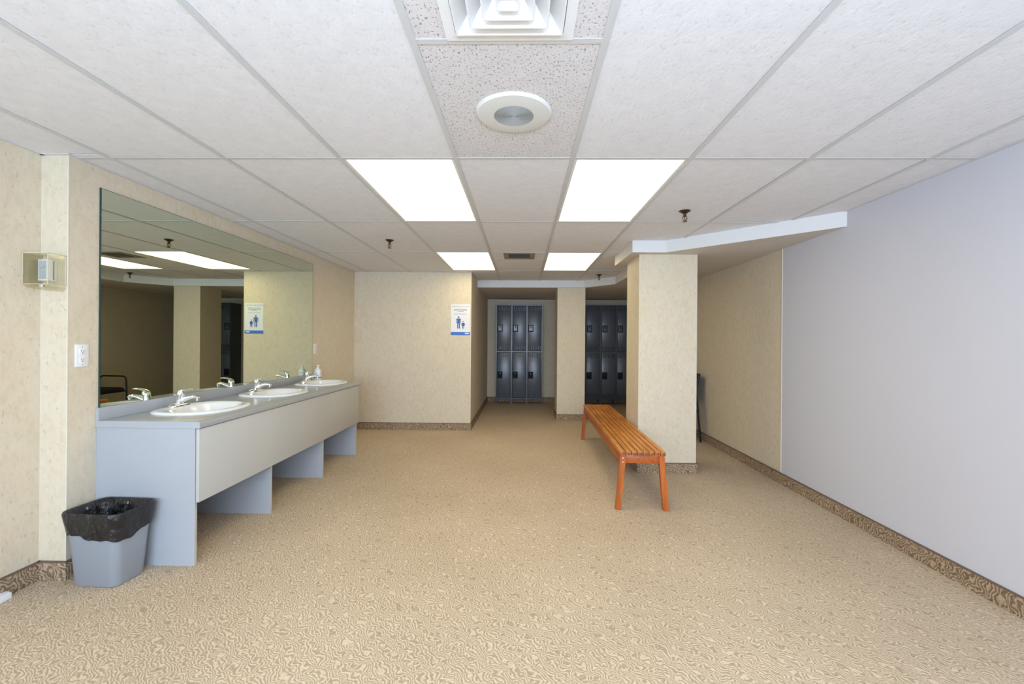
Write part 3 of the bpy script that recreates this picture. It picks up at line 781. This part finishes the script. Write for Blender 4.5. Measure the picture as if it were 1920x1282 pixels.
# ---------------------------------------------------------------- lockers
def make_locker():
    t = thing('locker', '', 'locker')
    W, D, Z0, Z1 = .303, .315, .10, 1.978
    for nm, b in (('side_panel', (0, .014, 0, D, Z0, Z1)), ('side_panel', (W - .014, W, 0, D, Z0, Z1)), ('back_panel', (.014, W - .014, D - .006, D, Z0, Z1)),
                  ('top_panel', (.014, W - .014, 0, D - .006, Z1 - .022, Z1)), ('bottom_panel', (.014, W - .014, 0, D - .006, Z0, Z0 + .022)), ('shelf', (.014, W - .014, 0, D - .006, 1.030, 1.050))):
        box(nm, b, 'locker_frame', t)
    for x in (0, W - .022):
        for y in (0, D - .022): box('leg', (x, x + .022, y, y + .022, 0, Z0), 'locker_frame', t)
    for n, (a, b) in enumerate(((.124, 1.028), (1.052, 1.954))):
        bm = bmesh.new(); x0, x1 = .020, W - .020
        add_box(bm, x0, x1, -.010, .006, a + .004, b - .004, bev=.003)
        d = obj('door', bm, 'locker', t, smooth=40)
        bm = bmesh.new()
        for zc in (b - .062, a + .062):
            for k in range(7):
                x = x0 + .030 + k * .0335 - .0
                x = x0 + .028 + k * (x1 - x0 - .056) / 6
                add_box(bm, x - .0075, x + .0025, -.0104, -.0098, zc - .036, zc + .036)
        obj('vent_slots', bm, 'dark', d)
        bm = bmesh.new()
        for zc in (b - .062, a + .062):
            for k in range(7):
                x = x0 + .028 + k * (x1 - x0 - .056) / 6
                add_box(bm, x + .003, x + .009, -.0135, -.0100, zc - .036, zc + .036)
        obj('louvers', bm, 'locker', d)
        hz = (a + b) / 2
        hx = x0 + .056
        bm = bmesh.new()
        add_frame(bm, (hx - .050, hx + .050, hz - .068, hz + .068), (hx - .034, hx + .034, hz - .050, hz + .052), .009, .016)
        for v in bm.verts: v.co = Vector((v.co.x, -v.co.z, v.co.y))
        h = obj('handle', bm, 'black_plastic', d)
        box('number_plate', (hx - .034, hx + .034, -.0125, -.0101, hz - .050, hz + .052), 'locker' if n else 'black_plastic', d)
        box('latch', (hx - .010, hx + .016, -.020, -.0126, hz + .006, hz + .044), 'black_metal', d, bev=.002)
    return t
lk = make_locker(); n = 0
for bx, lab in ((-.525, 'in the bank at the end of the corridor'), (1.245, 'in the dark bank behind the narrow and wide pillars')):
    for k in range(3):
        o = lk if n == 0 else copy_tree(lk); n += 1
        o.location = (bx + k * .3055, 8.68, 0)
        pos = ('left', 'middle', 'right')[k]
        tag(o, f'{pos} grey two-tier metal locker {lab}', 'locker', 'lockers in the corridor bank' if bx < 0 else 'lockers in the dark bank')

# ---------------------------------------------------------------- black armchairs by the right wall
def make_chair():
    # faces -X, origin on the floor under the seat centre
    t = thing('armchair', '', 'chair')
    bm = bmesh.new(); add_loft(bm, [rrect(.225, .235, .04, .400), rrect(.235, .245, .05, .412), rrect(.235, .245, .05, .445), rrect(.21, .22, .05, .462)]); obj('seat', bm, 'black_fabric', t, smooth=60)
    bm = bmesh.new()
    pts = []
    for z, x in ((.50, .215), (.52, .205), (.70, .235), (.84, .262), (.855, .275)):
        pts.append((x, z))
    rings = []
    for x, z in pts:
        hw = .215 if .5 < z < .85 else .19
        rings.append([(x - .018, -hw, z), (x - .022, 0, z), (x - .018, hw, z), (x + .022, hw, z), (x + .018, 0, z), (x + .022, -hw, z)])
    add_loft(bm, rings); obj('backrest', bm, 'black_fabric', t, smooth=60)
    for s in (-1, 1):
        bm = bmesh.new(); y = s * .262
        add_tube(bm, fillet([(-.245, y, 0), (-.225, y, .635), (.215, y, .640), (.275, y, 0)], .075, 8), .0125, 12); obj('side_frame', bm, 'black_metal', t, smooth=60)
        bm = bmesh.new(); add_tube(bm, [(.20, s * .205, .40), (.235, s * .205, .62), (.27, s * .205, .84)], .011, 10); obj('back_upright', bm, 'black_metal', t, smooth=60)
        bm = bmesh.new(); add_tube(bm, [(-.23, s * .262, .395), (.25, s * .262, .395)], .013, 10); obj('seat_rail', bm, 'black_metal', t, smooth=60)
    for x in (-.18, .20):
        bm = bmesh.new(); add_tube(bm, [(x, -.262, .392), (x, .262, .392)], .011, 10); obj('cross_rail', bm, 'black_metal', t, smooth=60)
    return t
c1 = make_chair(); c1.location = (1.975, 5.80, 0); tag(c1, 'black armchair mostly hidden behind the wide pillar, its back edge showing', 'chair', 'black armchairs')
c2 = copy_tree(c1); c2.location = (1.98, 6.66, 0); tag(c2, 'black armchair in the far alcove, seen only in the mirror', 'chair', 'black armchairs')

# tiny joined details, too small to pick apart one by one
for o in bpy.data.objects:
    if o.name.split('.')[0] in ('vent_slots', 'louvers', 'screws', 'slots', 'print', 'text_lines', 'dial_marks', 'edges', 'edge', 'heading', 'adult_figure', 'child_figure'):
        o['kind'] = 'stuff'
